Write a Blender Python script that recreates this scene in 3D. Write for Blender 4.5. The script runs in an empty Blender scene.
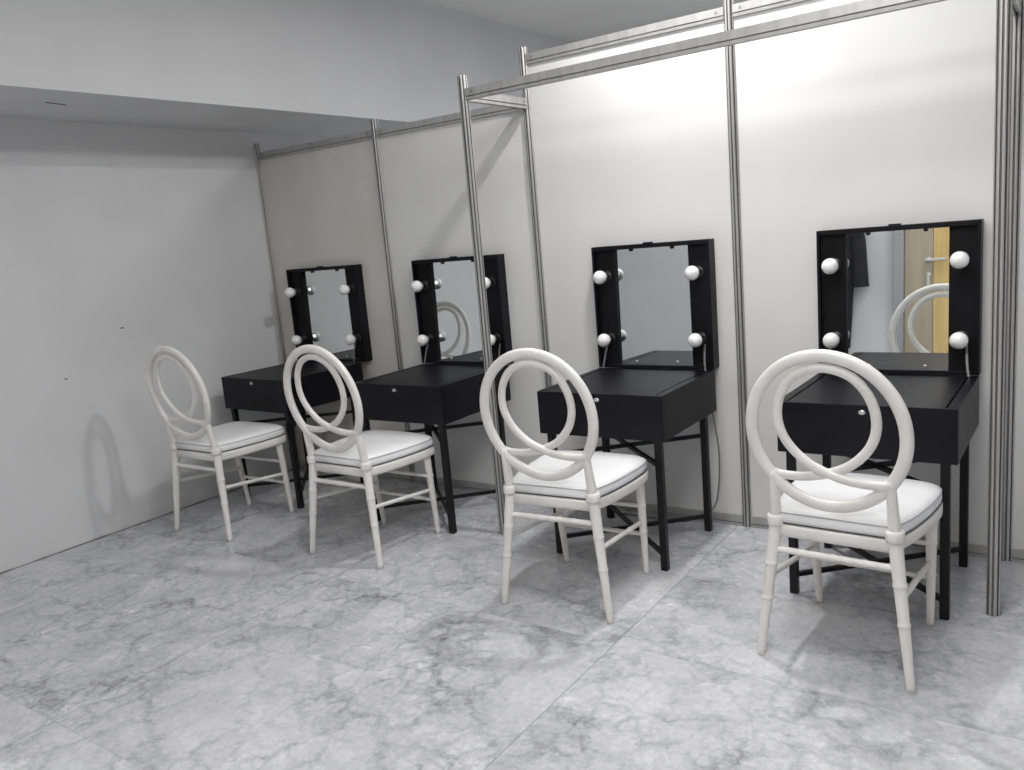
import bpy, bmesh, math, random
from math import sin, cos, pi, radians as R
from mathutils import Vector, Matrix
random.seed(4)
S = bpy.context.scene
COL = S.collection

# ------------------------------------------------------------------ materials
def new_mat(name, col=(.8, .8, .8), rough=.5, metal=0., spec=.5, coat=0.):
    m = bpy.data.materials.new(name); m.use_nodes = True
    b = m.node_tree.nodes['Principled BSDF']
    b.inputs['Base Color'].default_value = (*col, 1)
    b.inputs['Roughness'].default_value = rough
    b.inputs['Metallic'].default_value = metal
    b.inputs['Specular IOR Level'].default_value = spec
    b.inputs['Coat Weight'].default_value = coat
    return m

def nodes_of(m):
    nt = m.node_tree
    return nt, nt.nodes, nt.links, nt.nodes['Principled BSDF']

def add_noise(m, c1, c2, scale=5., detail=6., lo=.35, hi=.65, bump=0., bscale=200., stretch=(1, 1, 1), rough=None):
    nt, N, L, b = nodes_of(m)
    tc = N.new('ShaderNodeTexCoord'); mp = N.new('ShaderNodeMapping')
    mp.inputs['Scale'].default_value = stretch
    L.new(tc.outputs['Object'], mp.inputs['Vector'])
    n = N.new('ShaderNodeTexNoise'); n.inputs['Scale'].default_value = scale; n.inputs['Detail'].default_value = detail
    L.new(mp.outputs[0], n.inputs['Vector'])
    r = N.new('ShaderNodeValToRGB')
    r.color_ramp.elements[0].position = lo; r.color_ramp.elements[1].position = hi
    r.color_ramp.elements[0].color = (*c1, 1); r.color_ramp.elements[1].color = (*c2, 1)
    L.new(n.outputs['Fac'], r.inputs['Fac']); L.new(r.outputs['Color'], b.inputs['Base Color'])
    if rough:
        mr = N.new('ShaderNodeMapRange'); mr.inputs['To Min'].default_value = rough[0]; mr.inputs['To Max'].default_value = rough[1]
        L.new(n.outputs['Fac'], mr.inputs['Value']); L.new(mr.outputs[0], b.inputs['Roughness'])
    if bump:
        n2 = N.new('ShaderNodeTexNoise'); n2.inputs['Scale'].default_value = bscale; n2.inputs['Detail'].default_value = 3
        L.new(mp.outputs[0], n2.inputs['Vector'])
        bp = N.new('ShaderNodeBump'); bp.inputs['Strength'].default_value = bump; bp.inputs['Distance'].default_value = .002
        L.new(n2.outputs['Fac'], bp.inputs['Height']); L.new(bp.outputs[0], b.inputs['Normal'])
    return m

M = {}
M['plaster'] = add_noise(new_mat('painted_plaster', rough=.75), (.65, .655, .665), (.695, .70, .71), 2.2, 5, bump=.25, bscale=60)
M['ceiling'] = add_noise(new_mat('ceiling_paint', rough=.85), (.80, .80, .79), (.84, .84, .83), 1.5, 3, bump=.1, bscale=40)
M['panel'] = add_noise(new_mat('white_laminate', rough=.38), (.69, .685, .675), (.73, .73, .725), 1.8, 4, rough=(.34, .45))
M['panel_cream'] = add_noise(new_mat('cream_laminate', rough=.42), (.60, .59, .545), (.66, .65, .61), 2.2, 4, rough=(.36, .48))
M['alu'] = add_noise(new_mat('brushed_aluminium', rough=.40, metal=.55), (.42, .415, .41), (.50, .495, .49), 30, 4, stretch=(1, 1, .05))
M['alu_dark'] = new_mat('groove_shade_and_lock', (.16, .16, .16), .6, .3)  # darker metal: painted shade inside the grooves, and the beam locks
M['chair'] = add_noise(new_mat('ivory_paint', rough=.32), (.72, .71, .67), (.80, .79, .765), 9, 6, .3, .6, bump=.15, bscale=90)
M['vinyl'] = add_noise(new_mat('white_vinyl', rough=.36), (.84, .84, .85), (.90, .90, .91), 6, 4, bump=.35, bscale=14)
M['pipe'] = new_mat('grey_piping', (.42, .42, .43), .5)
M['seam'] = new_mat('dark_seam', (.07, .07, .075), .7)
M['black'] = add_noise(new_mat('black_laminate', rough=.46, spec=.2), (.004, .004, .006), (.008, .008, .011), 6, 5, rough=(.36, .5), bump=.12, bscale=120)
M['black_in'] = add_noise(new_mat('black_inner_board', rough=.6, spec=.2), (.003, .003, .004), (.006, .006, .008), 6, 5)
M['black_metal'] = add_noise(new_mat('black_steel', rough=.42, spec=.3), (.006, .006, .007), (.010, .010, .011), 12, 4)
M['mirror'] = new_mat('mirror_glass', (.86, .88, .88), .015, 1.0)
M['bulb'] = new_mat('opal_bulb', (.88, .88, .88), .22, 0, .5, .3)
M['chrome'] = new_mat('chrome', (.72, .72, .72), .34, 1.)
M['socket'] = new_mat('black_plastic', (.012, .012, .012), .35)
M['door'] = add_noise(new_mat('yellow_beech_veneer', rough=.4), (.62, .44, .17), (.74, .55, .25), 6, 5, stretch=(4, 1, .3))
M['door_dull'] = add_noise(new_mat('grey_beech_veneer', rough=.45), (.40, .35, .26), (.47, .41, .31), 6, 5, stretch=(4, 1, .3))
M['door_frame'] = new_mat('grey_door_frame', (.36, .37, .39), .4)
M['coat'] = add_noise(new_mat('black_cloth', rough=.9), (.010, .010, .012), (.022, .022, .026), 20, 5)
M['cable'] = new_mat('grey_cable', (.16, .16, .16), .5)
M['black_cable'] = new_mat('black_cable', (.02, .02, .02), .5)
M['strap'] = new_mat('steel_stay', (.24, .24, .24), .4, .6)
M['handle'] = new_mat('satin_steel', (.62, .62, .62), .4, .3)
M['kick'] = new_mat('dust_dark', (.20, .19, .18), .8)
em = bpy.data.materials.new('lamp_lens'); em.use_nodes = True
eb = em.node_tree.nodes['Principled BSDF']; eb.inputs['Emission Color'].default_value = (1, 1, 1, 1); eb.inputs['Emission Strength'].default_value = 8
M['lens'] = em

def marble():
    m = new_mat('grey_marble_slabs', rough=.2, spec=.5)
    nt, N, L, b = nodes_of(m)
    def mth(op, a, b_=None, c=None):
        n = N.new('ShaderNodeMath'); n.operation = op
        for i, v in enumerate((a, b_, c)):
            if v is None: continue
            if isinstance(v, (int, float)): n.inputs[i].default_value = v
            else: L.new(v, n.inputs[i])
        return n.outputs[0]
    def noise(vec, sc, det, rg=.55, dist=0.):
        n = N.new('ShaderNodeTexNoise'); n.inputs['Scale'].default_value = sc; n.inputs['Detail'].default_value = det
        n.inputs['Roughness'].default_value = rg; n.inputs['Distortion'].default_value = dist
        L.new(vec, n.inputs['Vector']); return n
    tc = N.new('ShaderNodeTexCoord'); P = tc.outputs['Object']
    sp = N.new('ShaderNodeSeparateXYZ'); L.new(P, sp.inputs[0])
    # slab lines (irregular joints seen in the floor)
    mask = None; ids = None
    for x in (-.65, .52, 1.60, 2.96, 4.25, 5.5):
        d = mth('ABSOLUTE', mth('SUBTRACT', sp.outputs['X'], x))
        k = mth('LESS_THAN', d, .0032)
        mask = k if mask is None else mth('MAXIMUM', mask, k)
        g = mth('GREATER_THAN', sp.outputs['X'], x)
        ids = g if ids is None else mth('ADD', ids, g)
    idy = None
    for y in (-3.6, -2.4, -1.21, -.62, .6):
        k = mth('LESS_THAN', mth('ABSOLUTE', mth('SUBTRACT', sp.outputs['Y'], y)), .0022)
        mask = mth('MAXIMUM', mask, mth('MULTIPLY', k, .5))
        g = mth('GREATER_THAN', sp.outputs['Y'], y)
        idy = g if idy is None else mth('ADD', idy, g)
    cb = N.new('ShaderNodeCombineXYZ')
    L.new(mth('MULTIPLY', ids, 3.7), cb.inputs[0]); L.new(mth('MULTIPLY', idy, 5.3), cb.inputs[1])
    va = N.new('ShaderNodeVectorMath'); va.operation = 'ADD'
    L.new(P, va.inputs[0]); L.new(cb.outputs[0], va.inputs[1]); V = va.outputs[0]
    # warp
    w = noise(V, 3.5, 5, .6)
    ws = N.new('ShaderNodeVectorMath'); ws.operation = 'SCALE'; ws.inputs['Scale'].default_value = .35
    L.new(w.outputs['Color'], ws.inputs[0])
    wa = N.new('ShaderNodeVectorMath'); wa.operation = 'ADD'; L.new(V, wa.inputs[0]); L.new(ws.outputs[0], wa.inputs[1]); W = wa.outputs[0]
    w2 = noise(V, 16., 4, .6)
    ws2 = N.new('ShaderNodeVectorMath'); ws2.operation = 'SCALE'; ws2.inputs['Scale'].default_value = .09
    L.new(w2.outputs['Color'], ws2.inputs[0])
    wa2 = N.new('ShaderNodeVectorMath'); wa2.operation = 'ADD'; L.new(W, wa2.inputs[0]); L.new(ws2.outputs[0], wa2.inputs[1]); W2 = wa2.outputs[0]
    n1 = noise(W, 1.5, 6, .6)
    n2 = noise(W2, 6., 9, .72)
    n3 = noise(V, 45., 5, .75)
    def vein(sc, wd, vec):
        v = N.new('ShaderNodeTexVoronoi'); v.feature = 'DISTANCE_TO_EDGE'; v.inputs['Scale'].default_value = sc
        L.new(vec, v.inputs['Vector'])
        mr = N.new('ShaderNodeMapRange'); mr.inputs['From Min'].default_value = 0; mr.inputs['From Max'].default_value = wd
        mr.inputs['To Min'].default_value = 1; mr.inputs['To Max'].default_value = 0
        L.new(v.outputs['Distance'], mr.inputs['Value']); return mr.outputs[0]
    def cells(sc, vec):
        vc = N.new('ShaderNodeTexVoronoi'); vc.inputs['Scale'].default_value = sc; L.new(vec, vc.inputs['Vector'])
        sc_ = N.new('ShaderNodeSeparateColor'); L.new(vc.outputs['Color'], sc_.inputs[0])
        return mth('SUBTRACT', sc_.outputs[0], .5)
    wa3 = N.new('ShaderNodeVectorMath'); wa3.operation = 'ADD'; L.new(V, wa3.inputs[0]); L.new(ws2.outputs[0], wa3.inputs[1]); W3 = wa3.outputs[0]
    v1 = vein(2.6, .05, W2); v2 = vein(8., .13, W3); v3 = vein(19., .22, W3)
    gate = N.new('ShaderNodeMapRange'); gate.inputs['From Min'].default_value = .38; gate.inputs['From Max'].default_value = .66
    ng = noise(V, 2.1, 5, .62); L.new(ng.outputs['Fac'], gate.inputs['Value']); G = gate.outputs[0]
    def acc(t, src, k): return mth('ADD', t, mth('MULTIPLY', src, k))
    t = acc(.62, mth('SUBTRACT', n1.outputs['Fac'], .5), .42)
    t = acc(t, mth('SUBTRACT', n2.outputs['Fac'], .5), .42)
    t = acc(t, mth('SUBTRACT', n3.outputs['Fac'], .5), .50)
    t = acc(t, cells(4.2, W3), .11); t = acc(t, cells(12., W3), .08)
    t = acc(t, v1, -.14); t = acc(t, mth('MULTIPLY', v2, G), -.20); t = acc(t, mth('MULTIPLY', v3, G), -.16)
    t = acc(t, G, -.03)
    r = N.new('ShaderNodeValToRGB'); e = r.color_ramp.elements
    e[0].position = .08; e[0].color = (.20, .205, .225, 1); e[1].position = .92; e[1].color = (.80, .80, .81, 1)
    q = r.color_ramp.elements.new(.50); q.color = (.50, .505, .53, 1)
    L.new(t, r.inputs['Fac'])
    # small dark scuffs
    vs = N.new('ShaderNodeTexVoronoi'); vs.inputs['Scale'].default_value = 3.1; vs.inputs['Randomness'].default_value = 1
    mp = N.new('ShaderNodeMapping'); mp.inputs['Scale'].default_value = (.8, 2.4, 1); L.new(P, mp.inputs[0]); L.new(mp.outputs[0], vs.inputs['Vector'])
    spk = mth('LESS_THAN', mth('ADD', vs.outputs['Distance'], mth('MULTIPLY', n3.outputs['Fac'], .05)), .046)
    mx = N.new('ShaderNodeMix'); mx.data_type = 'RGBA'
    L.new(mth('MULTIPLY', mth('MAXIMUM', mask, mth('MULTIPLY', spk, 1.2)), .42), mx.inputs[0]); L.new(r.outputs[0], mx.inputs[6]); mx.inputs[7].default_value = (.20, .20, .21, 1)
    L.new(mx.outputs[2], b.inputs['Base Color'])
    mr = N.new('ShaderNodeMapRange'); mr.inputs['To Min'].default_value = .16; mr.inputs['To Max'].default_value = .34
    L.new(n2.outputs['Fac'], mr.inputs['Value']); L.new(mr.outputs[0], b.inputs['Roughness'])
    return m
M['marble'] = marble()

# ------------------------------------------------------------------ geometry helpers
def obj(name, bm, mat, parent=None, smooth=False, bevel=0., seg=2):
    me = bpy.data.meshes.new(name)
    bmesh.ops.recalc_face_normals(bm, faces=bm.faces)
    bm.to_mesh(me); bm.free()
    o = bpy.data.objects.new(name, me); COL.objects.link(o)
    me.materials.append(M[mat])
    if mat == 'alu': me.materials.append(M['alu_dark'])
    if smooth:
        for f in me.polygons: f.use_smooth = True
    if bevel:
        mo = o.modifiers.new('bevel', 'BEVEL'); mo.width = bevel; mo.segments = seg; mo.limit_method = 'ANGLE'; mo.angle_limit = R(35)
        mo.harden_normals = False
    if parent: o.parent = parent
    return o

def struct(name, bm, mat, parent=None, **k):
    o = obj(name, bm, mat, parent, **k)
    if not parent: o['kind'] = 'structure'
    return o

def thing(name, label, cat, loc=(0, 0, 0), rz=0., group=None):
    o = bpy.data.objects.new(name, None); COL.objects.link(o); o.empty_display_size = .1
    o.location = loc; o.rotation_euler = (0, 0, rz); o['label'] = label; o['category'] = cat
    if group: o['group'] = group
    return o

def box(bm, x0, x1, y0, y1, z0, z1):
    v = [bm.verts.new((x, y, z)) for x in (x0, x1) for y in (y0, y1) for z in (z0, z1)]
    for f in ((0, 1, 3, 2), (4, 6, 7, 5), (0, 4, 5, 1), (2, 3, 7, 6), (0, 2, 6, 4), (1, 5, 7, 3)):
        bm.faces.new([v[i] for i in f])
    return bm

def B(*a):
    return box(bmesh.new(), *a)

def frames(pts, closed, up):
    n = len(pts); out = []
    for i in range(n):
        a = pts[(i - 1) % n] if (closed or i > 0) else pts[i]
        b = pts[(i + 1) % n] if (closed or i < n - 1) else pts[i]
        t = (b - a).normalized()
        u = up - t * up.dot(t)
        if u.length < 1e-5: u = Vector((1, 0, 0)) - t * t.x
        u.normalize(); out.append((u, t.cross(u)))
    return out

def sweep(bm, pts, prof, closed=False, up=Vector((0, 0, 1)), scale=None):
    """prof: list of (u,v); u along `up` projected, v along t x up"""
    pts = [Vector(p) for p in pts]; fr = frames(pts, closed, up); rings = []
    for i, p in enumerate(pts):
        s = scale[i] if scale else 1.
        u, v = fr[i]
        rings.append([bm.verts.new(p + u * a * s + v * b * s) for a, b in prof])
    n = len(pts); k = len(prof)
    for i in range(n if closed else n - 1):
        A, Bq = rings[i], rings[(i + 1) % n]
        for j in range(k):
            bm.faces.new((A[j], A[(j + 1) % k], Bq[(j + 1) % k], Bq[j]))
    if not closed:
        bm.faces.new(rings[0]); bm.faces.new(rings[-1])
    return bm

def circ(r, n=12, r2=None):
    return [(r * cos(2 * pi * i / n), (r2 or r) * sin(2 * pi * i / n)) for i in range(n)]

def squircle(a, b, n=16, e=2.8):
    o = []
    for i in range(n):
        t = 2 * pi * i / n; c, s = cos(t), sin(t)
        o.append((a * math.copysign(abs(c) ** (2 / e), c), b * math.copysign(abs(s) ** (2 / e), s)))
    return o

def catmull(P, n=8, closed=False):
    P = [Vector(p) for p in P]; out = []; m = len(P)
    for i in range(m if closed else m - 1):
        g = lambda k: P[k % m] if closed else P[max(0, min(m - 1, k))]
        p0, p1, p2, p3 = g(i - 1), g(i), g(i + 1), g(i + 2)
        for j in range(n):
            t = j / n
            out.append(.5 * ((2 * p1) + (-p0 + p2) * t + (2 * p0 - 5 * p1 + 4 * p2 - p3) * t * t + (-p0 + 3 * p1 - 3 * p2 + p3) * t ** 3))
    if not closed: out.append(P[-1])
    return out

def rod(bm, a, b, r0, r1=None, nodes=(), n=14, k=24, node_h=.0022):
    """turned rod from a to b, with bamboo-like ring swellings at parameters nodes"""
    a, b = Vector(a), Vector(b); L = (b - a).length; r1 = r0 if r1 is None else r1
    ts = sorted(set([i / k for i in range(k + 1)] + [max(0, min(1, q + d / L)) for q in nodes for d in (-.008, -.005, -.0025, 0, .0025, .005, .008)]))
    up = Vector((1, 0, 0)) if abs((b - a).normalized().x) < .8 else Vector((0, 0, 1))
    sc = []
    for t in ts:
        r = r0 + (r1 - r0) * t
        for q in nodes:
            d = abs(t - q) * L
            if d < .008: r += node_h * cos(d / .008 * pi / 2) 
        sc.append(r)
    return sweep(bm, [a.lerp(b, t) for t in ts], circ(1, n), up=up, scale=sc)

def lathe(bm, prof, n=24, mat=None):
    """prof (r,z) revolved about z, optional matrix"""
    rings = []; old = set(bm.verts)
    for r, z in prof:
        if r < 1e-6: rings.append([bm.verts.new((0, 0, z))])
        else: rings.append([bm.verts.new((r * cos(2 * pi * i / n), r * sin(2 * pi * i / n), z)) for i in range(n)])
    for A, Bq in zip(rings, rings[1:]):
        for j in range(n):
            a0, a1 = A[j % len(A)], A[(j + 1) % len(A)]; b0, b1 = Bq[j % len(Bq)], Bq[(j + 1) % len(Bq)]
            f = [a0, a1, b1, b0] if len(A) > 1 and len(Bq) > 1 else ([a0, b1, b0] if len(A) == 1 else [a0, a1, b0])
            bm.faces.new(f)
    if len(rings[0]) > 1: bm.faces.new(rings[0])
    if len(rings[-1]) > 1: bm.faces.new(rings[-1])
    if mat is not None: bmesh.ops.transform(bm, matrix=mat, verts=[v for v in bm.verts if v not in old])
    return bm

def copy_tree(o, parent=None):
    c = o.copy(); COL.objects.link(c)
    if parent: c.parent = parent
    for ch in list(o.children): copy_tree(ch, c)
    return c

# ------------------------------------------------------------------ room
XL, XR, YB, YF, ZC = 0., 6.8, 3.0, -4.6, 2.88
struct('floor', B(XL - .15, XR + .15, YF - .15, YB + .15, -.12, 0), 'marble')
struct('ceiling', B(XL - .15, XR + .15, YF - .15, YB + .15, ZC, ZC + .12), 'ceiling')
wl = struct('wall_left', B(XL - .15, XL, YF - .15, YB + .15, 0, ZC), 'plaster')
struct('wall_right', B(XR, XR + .15, YF - .15, YB + .15, 0, ZC), 'plaster')
struct('wall_back', B(XL, XR, YB, YB + .15, 0, ZC), 'plaster')
struct('wall_front', B(XL, XR, YF - .15, YF, 0, ZC), 'plaster')
SOF = .70
bulk = struct('trim_1', B(XL, SOF, YF, YB, 2.127, ZC), 'plaster')          # dropped bulkhead along the left wall
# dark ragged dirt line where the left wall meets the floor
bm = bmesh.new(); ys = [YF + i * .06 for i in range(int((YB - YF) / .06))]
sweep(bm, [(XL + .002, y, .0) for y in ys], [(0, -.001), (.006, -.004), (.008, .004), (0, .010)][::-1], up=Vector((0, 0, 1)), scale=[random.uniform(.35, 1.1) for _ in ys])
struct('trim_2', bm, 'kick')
# short paint crack mark under the bulkhead, filler spots on the left wall
t = obj('crack_mark', sweep(bmesh.new(), catmull([(.440, -1.47, 2.126), (.428, -1.43, 2.126), (.418, -1.37, 2.126)], 6), circ(.003, 6)), 'kick', bulk)
for (y, z, s, lab) in ((-1.048, 1.07, .010, 'small dark chip in the left wall, nearer the first chair'), (-1.386, .858, .008, 'small dark chip in the left wall, lower and farther left')):
    t = obj('wall_chip', lathe(bmesh.new(), [(s, 0), (s * .8, .002), (s * .3, .003), (0, .003)], 7, Matrix.Translation((XL, y, z)) @ Matrix.Rotation(R(90), 4, 'Y') @ Matrix.Diagonal((.5, 1.2, 1, 1))), 'kick', wl)

# door and coat on the wall behind the camera (seen in the right-hand mirror)
dA, dB, dC = 2.845, 3.07, 3.98
d = struct('door_1', B(dA, dB - .002, YF, YF + .045, .005, 2.05), 'door_dull', bevel=.003)
struct('door_2', B(dB + .002, dC, YF, YF + .045, .005, 2.05), 'door', bevel=.003)
fb = bmesh.new(); box(fb, dA - .09, dA - .004, YF, YF + .07, 0, 2.14); box(fb, dC + .004, dC + .09, YF, YF + .07, 0, 2.14); box(fb, dA - .004, dC + .004, YF, YF + .07, 2.055, 2.14)
struct('trim_3', fb, 'door_frame', bevel=.003)
hb = bmesh.new()
hx, hz = dB - .035, .985
lathe(hb, [(.024, 0), (.024, .008), (.018, .011), (.009, .012), (.009, .05), (0, .05)], 20, Matrix.Translation((hx, YF + .045, hz)) @ Matrix.Rotation(R(-90), 4, 'X'))
rod(hb, (hx - .02, YF + .09, hz), (hx + .14, YF + .092, hz + .004), .013, .012)
rod(hb, (hx, YF + .07, hz - .13), (hx, YF + .07, hz - .25), .012, .020)
rod(hb, (hx, YF + .045, hz - .13), (hx, YF + .075, hz - .13), .006)
lathe(hb, [(.022, 0), (.022, .008), (.012, .011), (0, .011)], 20, Matrix.Translation((hx, YF + .045, hz - .13)) @ Matrix.Rotation(R(-90), 4, 'X'))
h = obj('door_handle', hb, 'handle', d, smooth=True)

ct = thing('hanging_coat', 'long black coat hanging on the wall beside the door, seen in a mirror', 'coat', (2.30, YF + .10, 0))
def shell(rows, n=28):
    bm = bmesh.new(); rings = []
    for z, cx, hw, dp in rows:
        rings.append([bm.verts.new((cx + hw * cos(2 * pi * i / n) * (1 + .04 * sin(5 * 2 * pi * i / n)), dp * sin(2 * pi * i / n) * (1 + .12 * sin(7 * 2 * pi * i / n)), z)) for i in range(n)])
    for A, Bq in zip(rings, rings[1:]):
        for j in range(n): bm.faces.new((A[j], A[(j + 1) % n], Bq[(j + 1) % n], Bq[j]))
    bm.faces.new(rings[0]); bm.faces.new(rings[-1]); return bm
obj('coat_body', shell([(.22, 0, .10, .05), (.5, 0, .12, .062), (.9, 0, .14, .065), (1.2, 0, .16, .07), (1.36, 0, .18, .06), (1.42, 0, .10, .05), (1.46, 0, .06, .045)]), 'coat', ct, smooth=True)
for s in (-1, 1):
    obj('sleeve', sweep(bmesh.new(), catmull([(s * .14, 0, 1.36), (s * .175, .01, 1.2), (s * .19, .015, .95), (s * .200, .02, .775)], 6), circ(1, 14), up=Vector((1, 0, 0)), scale=[.058 + .0006 * i for i in range(19)]), 'coat', ct, smooth=True)
obj('collar', lathe(bmesh.new(), [(.062, 1.42), (.07, 1.46), (.055, 1.50), (.045, 1.49), (.04, 1.45)], 20), 'coat', ct, smooth=True)
hk = obj('coat_hook', sweep(bmesh.new(), catmull([(2.30, YF, 1.56), (2.30, YF + .06, 1.55), (2.30, YF + .09, 1.52), (2.30, YF + .10, 1.475)], 5), circ(.006, 8), up=Vector((1, 0, 0))), 'chrome', smooth=True)
hk['label'] = 'steel coat hook on the wall beside the door'; hk['category'] = 'hook'

# ------------------------------------------------------------------ partition system
def post_profile(r=.020):
    P = []
    for k in range(8):
        a0 = R(22.5 + 45 * k); a1 = R(22.5 + 45 * (k + 1))
        p0 = Vector((r / cos(R(22.5)) * cos(a0), r / cos(R(22.5)) * sin(a0))); p1 = Vector((r / cos(R(22.5)) * cos(a1), r / cos(R(22.5)) * sin(a1)))
        nrm = (p0 + p1).normalized(); 
        for t, dep in ((0.0, 0), (.30, 0), (.34, .006), (.66, .006), (.70, 0)):
            q = p0.lerp(p1, t) - nrm * dep; P.append(q)
    return P
PP = post_profile()
def post_bm(x, y, z0, z1):
    bm = bmesh.new(); A = [bm.verts.new((x + q.x, y + q.y, z0)) for q in PP]; T = [bm.verts.new((x + q.x, y + q.y, z1)) for q in PP]
    n = len(PP)
    for j in range(n): bm.faces.new((A[j], A[(j + 1) % n], T[(j + 1) % n], T[j]))
    bm.faces.new(A); bm.faces.new(T)
    bm.faces.ensure_lookup_table()
    for j in range(n):
        if j % 5 in (1, 2, 3): bm.faces[j].material_index = 1  # groove faces coloured dark to stand in for recess shade
    return bm

def beam_bm(a, b, zt, h=.047, w=.026, post=.020):
    """horizontal extrusion from post a to post b (plan points), top at zt; slotted profile"""
    a, b = Vector((*a, 0)), Vector((*b, 0)); t = (b - a).normalized(); a = a + t * (post - .001); b = b - t * (post - .001)
    n = Vector((-t.y, t.x, 0)); hw = w / 2
    half = [(hw, 0), (hw, -.0305), (hw - .004, -.0315), (hw - .004, -.0345), (hw, -.0355), (hw - .001, -h), (.004, -h), (.004, -h + .009)]
    prof = half + [(-q[0], q[1]) for q in reversed(half)] 
    bm = bmesh.new(); A = [bm.verts.new(a + n * q[0] + Vector((0, 0, zt + q[1]))) for q in prof]; T = [bm.verts.new(b + n * q[0] + Vector((0, 0, zt + q[1]))) for q in prof]
    k = len(prof)
    for j in range(k):
        f = bm.faces.new((A[j], A[(j + 1) % k], T[(j + 1) % k], T[j]))
        if j in (2, 12): f.material_index = 1  # slot line darkened by colour, as shade
    bm.faces.new(A); bm.faces.new(T); return bm

def lock(beam, p, n):
    """round allen lock on a beam face"""
    n = Vector((*n, 0)); q = n.to_track_quat('Z', 'Y').to_matrix().to_4x4()
    bm = lathe(bmesh.new(), [(.0055, -.001), (.0055, .0012), (.003, .0012), (.0025, -.0005), (0, -.0005)], 12, Matrix.Translation(Vector(p)) @ q)
    obj('beam_lock', bm, 'alu_dark', beam, smooth=False)

H1, HB, H2, HB2, DF = 2.062, 2.006, 2.239, 2.206, .497
pw = thing('partition_wall', 'white panel partition wall in slotted aluminium posts behind the four vanity tables', 'partition wall')
for i in range(6):
    obj('post', post_bm(i, 0, 0, H1 if i < 2 else H2), 'alu', pw)
for i in range(5):
    zt = HB if i < 2 else HB2
    tb = obj('top_beam', beam_bm((i, 0), (i + 1, 0), zt), 'alu', pw)
    for x in (i + .05, i + .95): lock(tb, (x, -.013, zt - .017), (0, -1))
    obj('bottom_beam', beam_bm((i, 0), (i + 1, 0), .048), 'alu', pw)
    obj('panel', B(i + .016, i + .984, -.0025, .0025, .040, zt - .040), 'panel_cream' if i == 0 else 'panel', pw)
fr = thing('overhead_frame', 'slotted aluminium frame of two posts and a long beam standing before the partition', 'frame', (3, -DF, 0))
def local(bm): bmesh.ops.transform(bm, matrix=Matrix.Translation((-3, DF, 0)), verts=bm.verts); return bm
for x in (2, 4): obj('post', local(post_bm(x, -DF, 0, H1)), 'alu', fr)
fbm = obj('front_beam', local(beam_bm((2, -DF), (4, -DF), HB)), 'alu', fr)
for x in (2.05, 3.95): lock(fbm, (x - 3, -.013, HB - .017), (0, -1))
for x in (2, 4):
    sb = obj('side_beam', local(beam_bm((x, -DF), (x, 0), HB)), 'alu', fr)
    lock(sb, (x - 3 + .013, DF - .05, HB - .017), (1, 0))

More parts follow.
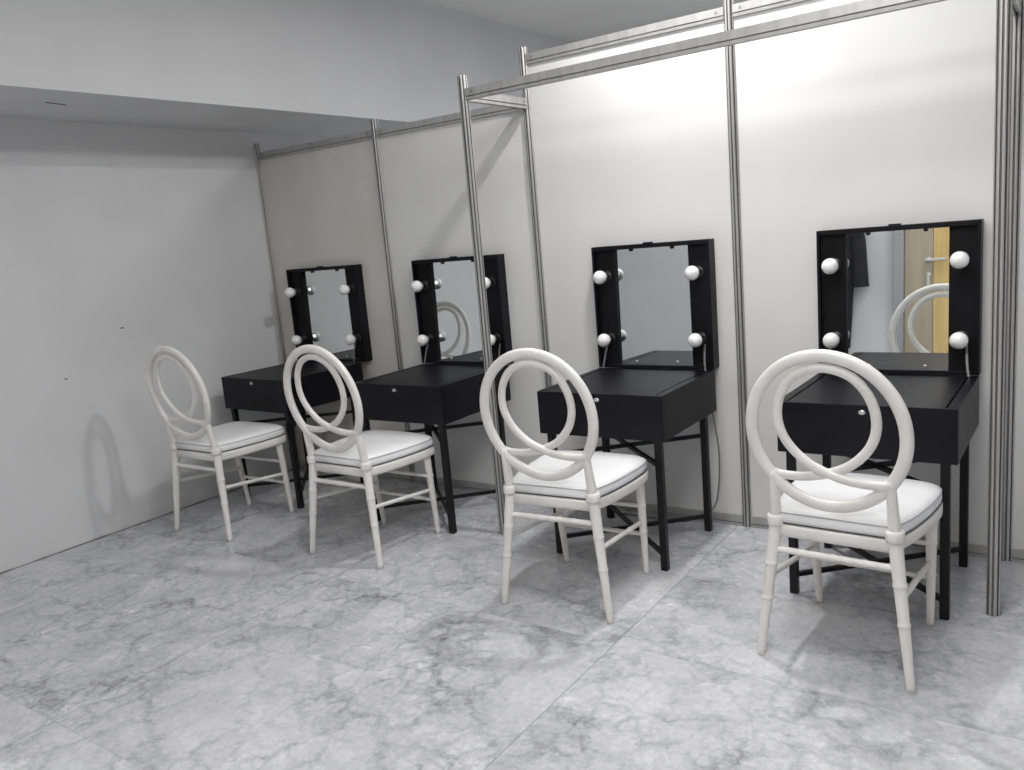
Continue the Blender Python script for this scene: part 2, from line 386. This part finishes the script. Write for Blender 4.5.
# ------------------------------------------------------------------ vanity table
def make_vanity():
    t = thing('vanity_table', '', 'vanity table')
    W, D = .284, .28       # half sizes; local origin = plan centre of box
    Z0, Z1 = .541, .722
    bm = bmesh.new()
    # tray walls: front, sides, back, with inset top board
    box(bm, -W, W, -D, -D + .018, Z0, Z1)
    box(bm, -W, -W + .032, -D + .018, D, Z0, Z1 + .001); box(bm, W - .032, W, -D + .018, D, Z0, Z1 + .001)
    box(bm, -W + .032, W - .032, D - .018, D, Z0, Z1)
    box(bm, -W + .032, W - .032, -D + .018, D - .018, Z0, Z0 + .012)
    c = obj('cabinet', bm, 'black', t, bevel=.0015)
    obj('top_board', B(-W + .038, W - .038, -D + .004, D - .02, Z1 - .020, Z1 + .0005), 'black', t, bevel=.0012)
    # latch under the front edge
    lb = bmesh.new(); lathe(lb, [(.0095, 0), (.0095, .004), (.007, .006), (.0035, .006), (0, .002)], 20, Matrix.Translation((0, -D, Z1 - .024)) @ Matrix.Rotation(R(90), 4, 'X') @ Matrix.Diagonal((1.15, .85, 1, 1)))
    obj('lock', lb, 'chrome', c, smooth=False)
    # lid standing up at the back edge
    yb, yf = D + .058, D - .008     # back, front of the lid tray (front faces -y)
    z0, z1 = Z1 + .004, 1.288; r = .011
    bm = bmesh.new()
    box(bm, -W, -W + r, yf, yb, z0, z1); box(bm, W - r, W, yf, yb, z0, z1)
    box(bm, -W + r, W - r, yf, yb, z1 - .018, z1); box(bm, -W + r, W - r, yf, yb, z0, z0 + r + .004)
    box(bm, -W + r, W - r, yb - .006, yb, z0 + r, z1 - .018)
    lid = obj('lid', bm, 'black', t, bevel=.0012)
    yi = yf + .020
    for s in (-1, 1):
        x0, x1 = sorted((s * (W - r), s * .180))
        obj('lamp_board', B(x0, x1, yi, yb - .006, z0 + r + .004, z1 - .018), 'black_in', lid, bevel=.001)
    zc = (z0 + z1) / 2
    mb = B(-.180, .180, yi + .016, yi + .020, z0 + r + .004, z1 - .020)
    bmesh.ops.rotate(mb, cent=(0, yi + .018, zc), matrix=Matrix.Rotation(R(-.8), 3, 'X'), verts=mb.verts)
    obj('mirror', mb, 'mirror', lid)
    for x in (-.10, .10):
        obj('mirror_clip', lathe(bmesh.new(), [(.007, 0), (.007, .004), (.004, .006), (0, .006)], 12, Matrix.Translation((x, yi + .014, z1 - .018 - .006)) @ Matrix.Rotation(R(90), 4, 'X')), 'socket', lid)
        obj('mirror_clip', lathe(bmesh.new(), [(.006, 0), (.006, .004), (.004, .006), (0, .006)], 12, Matrix.Translation((x, yi + .014, z0 + r + .014)) @ Matrix.Rotation(R(90), 4, 'X')), 'chrome', lid)
    obj('lid_latch', B(-.022, .022, yf - .001, yf + .014, z1, z1 + .007), 'black_metal', lid, bevel=.002)
    for s in (-1, 1):
        for z in (1.152, .862):
            mt = Matrix.Translation((s * .222, yi, z)) @ Matrix.Rotation(R(90), 4, 'X')
            obj('socket', lathe(bmesh.new(), [(.026, 0), (.026, .004), (.018, .008), (.016, .030), (0, .030)], 20, mt), 'socket', lid, smooth=False)
            prof = [(.0, .026), (.0135, .026), (.0135, .036), (.018, .041)] + [(  .0312 * sin(a), .068 + -.0312 * cos(a) * .98) for a in [R(q) for q in range(42, 180, 9)]] + [(0, .099)]
            obj('bulb', lathe(bmesh.new(), prof, 28, mt), 'bulb', lid, smooth=True)
            obj('bulb_base', lathe(bmesh.new(), [(.017, .030), (.021, .034), (.0255, .047), (.0235, .048), (.019, .040)], 8, mt), 'chrome', lid)
        # stay strap between the lid and the cabinet side
        sp = catmull([(s * .240, yi - .002, .835), (s * .243, yi - .018, .80), (s * .246, yi - .030, .765), (s * .252, yi - .040, Z1 + .002)], 6)
        obj('lid_stay', sweep(bmesh.new(), sp, [(-.004, -.001), (.004, -.001), (.004, .001), (-.004, .001)], up=Vector((1, 0, 0))), 'strap', t)
    # legs and X braces
    lx, l0, l1, h = .246, -D + .030, D - .060, .0145
    for x in (-lx, lx):
        for y in (l0, l1): obj('leg', B(x - h, x + h, y - h, y + h, 0, Z0), 'black_metal', t, bevel=.003)
    for z in (.438, .066):
        for s in (-1, 1):
            a, b = Vector((-lx * s, l0, z + .004 * s)), Vector((lx * s, l1, z + .004 * s))
            q = (b - a).normalized() * .012
            obj('cross_brace', sweep(bmesh.new(), [a + q, b - q], [(-.008, -.008), (.008, -.008), (.008, .008), (-.008, .008)]), 'black_metal', t)
    return t

V0 = make_vanity()
vlab = ['black vanity table with bulb mirror standing nearest the left wall', 'black vanity table with bulb mirror, second from the left wall',
        'black vanity table with a grey cable behind its leg, third from the left wall', 'black vanity table whose mirror reflects the yellow door, at the right end']
VX = [(.462, -2.4), (1.513, 1.0), (2.617, .3), (3.624, -.3)]
vans = []
for i, (x, rz) in enumerate(VX):
    t = V0 if i == 0 else copy_tree(V0)
    t.location = (x, -.340, 0); t.rotation_euler = (0, 0, R(rz)); t['label'] = vlab[i]; t['group'] = 'vanity tables along the partition'
    vans.append(t)
# the first lid stands slightly askew on its cabinet
for ch in vans[0].children:
    if ch.name.startswith('lid') and 'stay' not in ch.name:
        a_ = R(5.0); ch.rotation_euler = (0, 0, a_); ch.location = (.307 * sin(a_) + .024, .307 * (1 - cos(a_)), 0)

# ------------------------------------------------------------------ chair
def outline(s=1., n=6, dy=0.):
    K = [(-.172, -.200), (-.198, -.11), (-.214, -.01), (-.222, .09), (-.221, .178), (-.196, .228), (-.10, .246), (0, .250)]
    K = K + [(-x, y) for x, y in reversed(K[:-1])]
    P = catmull([(x * s, y * s + dy, 0) for x, y in K], n)
    return P   # open curve, closed by straight back edge

def lean(x, z, off=0.):
    return Vector((x, -.190 - (z - .45) * .15 + off, z))

def make_chair():
    t = thing('dining_chair', '', 'chair')
    # seat frame: rail around the outline
    def slab(rows, name, mat, par, sm=True):
        bm = bmesh.new(); rings = []
        for s, z in rows:
            rings.append([bm.verts.new((p.x * s, (p.y - .01) * s + .01, z)) for p in outline()])
        for A, Bq in zip(rings, rings[1:]):
            n = len(A)
            for j in range(n): bm.faces.new((A[j], A[(j + 1) % n], Bq[(j + 1) % n], Bq[j]))
        bm.faces.new(rings[0]); bm.faces.new(rings[-1])
        return obj(name, bm, mat, par, smooth=sm)
    slab([(.93, .398), (.975, .398), (.995, .402), (1.0, .410), (1.0, .430), (.99, .437), (.93, .438)], 'seat_frame', 'chair', t)
    # cushion, domed
    cu = slab([(.93, .4385), (.965, .440), (.985, .446), (.992, .455), (.990, .466), (.978, .476), (.955, .484), (.90, .491), (.78, .497), (.60, .501), (.38, .503), (.15, .504)], 'seat_cushion', 'vinyl', t)
    for s, z, r, m in ((.986, .4425, .0018, 'seam'), (.984, .4755, .0022, 'pipe')):
        P = [Vector((p.x * s, (p.y - .01) * s + .01, z)) for p in outline()]
        obj('piping', sweep(bmesh.new(), P, circ(r, 6), closed=True), m, cu, smooth=True)
    # back: big oval hoop
    N = 72
    ring = [lean(.2160 * cos(2 * pi * i / N) - .003, .7465 + .2290 * sin(2 * pi * i / N)) for i in range(N)]
    nrm = Vector((0, -1, -.15)).normalized()
    obj('back_hoop', sweep(bmesh.new(), ring, squircle(.0135, .0182, 16, 2.5), closed=True, up=nrm), 'chair', t, smooth=True)
    # inner ribbon loop crossing itself above the seat
    K = [(-.172, .608), (-.140, .601), (-.07, .603), (0, .621), (.065, .655), (.118, .715), (.1375, .785), (.122, .860), (.075, .918), (0, .9405)]
    K = K + [(-x, z) for x, z in reversed(K[:-1])]
    path = catmull([(x, 0, z) for x, z in K], 7); m = len(path)
    pts = []
    for i, q in enumerate(path):
        w = i / (m - 1); off = .006 * (1 - 2 * w) if abs(q.x) < .06 and q.z < .66 else .006 * (1 if w < .5 else -1) * (1 - min(1, abs(w - (.0 if w < .5 else 1.)) * 2.6))
        pts.append(lean(q.x, q.z, off))
    obj('back_loop', sweep(bmesh.new(), pts, squircle(.0110, .0138, 14, 2.4), up=nrm), 'chair', t, smooth=True)
    for s in (-1, 1):
        # uprights, collars
        obj('upright', rod(bmesh.new(), lean(s * .171, .44), lean(s * .1665, .615), .0185, .0135, k=10), 'chair', t, smooth=True)
        mt = Matrix.Translation(lean(s * .171, .452))
        obj('collar', lathe(bmesh.new(), [(.019, -.019), (.0245, -.017), (.026, -.010), (.026, .008), (.0245, .014), (.019, .016)], 20, mt), 'chair', t, smooth=True)
        # legs
        obj('leg', rod(bmesh.new(), (s * .171, -.189, .440), (s * .2205, -.223, 0), .0205, .0125, nodes=(.30, .56)), 'chair', t, smooth=True)
        obj('leg', rod(bmesh.new(), (s * .190, .178, .415), (s * .179, .216, 0), .0185, .0115, nodes=(.28, .55)), 'chair', t, smooth=True)
        # side rung
        obj('rung', rod(bmesh.new(), (s * .1905, -.202, .266), (s * .180, .188, .226), .0090, nodes=(.3, .7), node_h=.0014), 'chair', t, smooth=True)
    obj('rung', rod(bmesh.new(), (-.181, -.196, .355), (.181, -.196, .355), .0100, nodes=(.25, .5, .75), node_h=.0016), 'chair', t, smooth=True)
    obj('rung', rod(bmesh.new(), (-.181, .182, .297), (.181, .182, .297), .0085, nodes=(.3, .7), node_h=.0014), 'chair', t, smooth=True)
    obj('rung', rod(bmesh.new(), (-.178, .195, .176), (.178, .195, .176), .0085, nodes=(.3, .7), node_h=.0014), 'chair', t, smooth=True)
    return t

C0 = make_chair()
clab = ['ivory round-back chair nearest the left wall, its shadow on that wall', 'ivory round-back chair before the second vanity from the left',
        'ivory round-back chair before the third vanity, beside the free-standing aluminium post', 'ivory round-back chair nearest the camera, before the rightmost vanity']
CP = [(.530, -.887, .8), (1.514, -.829, -.6), (2.644, -.877, 3.4), (3.643, -.863, -3.6)]
for i, (x, y, a) in enumerate(CP):
    c = C0 if i == 0 else copy_tree(C0)
    c.location = (x, y, 0); c.rotation_euler = (0, 0, R(a)); c['label'] = clab[i]; c['group'] = 'round-back chairs at the vanity tables'

# power cable at the third table
cbm = sweep(bmesh.new(), catmull([(2.885, -.085, .56), (2.893, -.075, .50), (2.903, -.06, .36), (2.897, -.055, .22), (2.872, -.05, .10), (2.82, -.055, .05), (2.72, -.065, .005), (2.55, -.07, .004), (2.38, -.06, .004)], 8), circ(.0035, 8), up=Vector((1, .1, 0)))
bmesh.ops.transform(cbm, matrix=Matrix.Translation((-2.617, .340, 0)), verts=cbm.verts)
cb = obj('power_cable', cbm, 'cable', vans[2], smooth=True)
cb['label'] = 'thin grey power cable'

# ------------------------------------------------------------------ lights
ZL = 2.80      # underside of the lamp lenses
def downlight(x, y, power, lab, size=.16, square=False, col=(1, .995, .99)):
    t = thing('ceiling_lamp_or_fill', lab, 'ceiling light', (x, y, 0))  # fixture shared by the room lamps and the added fill lights
    if square:
        k = size / 2
        obj('housing', B(-k - .02, k + .02, -k - .02, k + .02, ZL + .012, ZC), 'chair', t, bevel=.003)
        obj('lens', B(-k, k, -k, k, ZL + .006, ZL + .012), 'lens', t)
    else:
        obj('housing', lathe(bmesh.new(), [(size * .62, ZC), (size * .62, ZL + .012), (size * .52, ZL + .006), (size * .5, ZL + .01)], 28), 'chair', t, smooth=False)
        obj('lens', lathe(bmesh.new(), [(size * .5, ZL + .012), (size * .5, ZL + .006), (0, ZL + .005)], 28), 'lens', t, smooth=False)
    l = bpy.data.lights.new('lamp', 'AREA'); l.shape = 'SQUARE' if square else 'DISK'; l.size = size; l.energy = power; l.color = col
    o = bpy.data.objects.new('lamp', l); COL.objects.link(o); o.location = (x, y, ZL)
    return t
downlight(2.85, -.42, 27, 'round ceiling lamp close to the partition', .11)
downlight(3.60, -1.7, 18, 'square ceiling lamp above the chairs', .8, True)
downlight(3.90, -3.5, 11, 'added square fill light by the door', .95, True)  # added, unseen: dilutes the front beam's shadow and brightens the foreground
downlight(1.3, -3.6, 4, 'added square fill light near the left wall and the door wall', .6, True)  # unseen weak fill, added to brighten what the mirrors reflect
downlight(3.8, 1.1, 55, 'added square fill light hidden behind the partition', .6, True)  # added out of sight to lift the ceiling beyond the panels

w = bpy.data.worlds.new('world'); S.world = w; w.use_nodes = True
w.node_tree.nodes['Background'].inputs[0].default_value = (.8, .85, .9, 1); w.node_tree.nodes['Background'].inputs[1].default_value = .05

# ------------------------------------------------------------------ camera
yaw, pitch, roll, F = -.619263, -.178950, -.0876327, 824.04
fwd = Vector((sin(yaw) * cos(pitch), cos(yaw) * cos(pitch), sin(pitch)))
rt = Vector((cos(yaw), -sin(yaw), 0)); up = rt.cross(fwd)
r2 = rt * cos(roll) + up * sin(roll); u2 = -rt * sin(roll) + up * cos(roll)
cam = bpy.data.cameras.new('camera'); co = bpy.data.objects.new('camera', cam); COL.objects.link(co)
mw = Matrix((( r2.x, u2.x, -fwd.x, 4.23009), (r2.y, u2.y, -fwd.y, -3.45556), (r2.z, u2.z, -fwd.z, 1.37521), (0, 0, 0, 1)))
co.matrix_world = mw
cam.sensor_fit = 'HORIZONTAL'; cam.sensor_width = 36; cam.lens = F / 1024 * 36; cam.clip_start = .05
S.camera = co
S.view_settings.view_transform = 'Standard'; S.view_settings.look = 'None'; S.view_settings.gamma = 1
S.view_settings.use_curve_mapping = False
S.view_settings.exposure = -.10
S.cycles.caustics_reflective = False; S.cycles.caustics_refractive = False
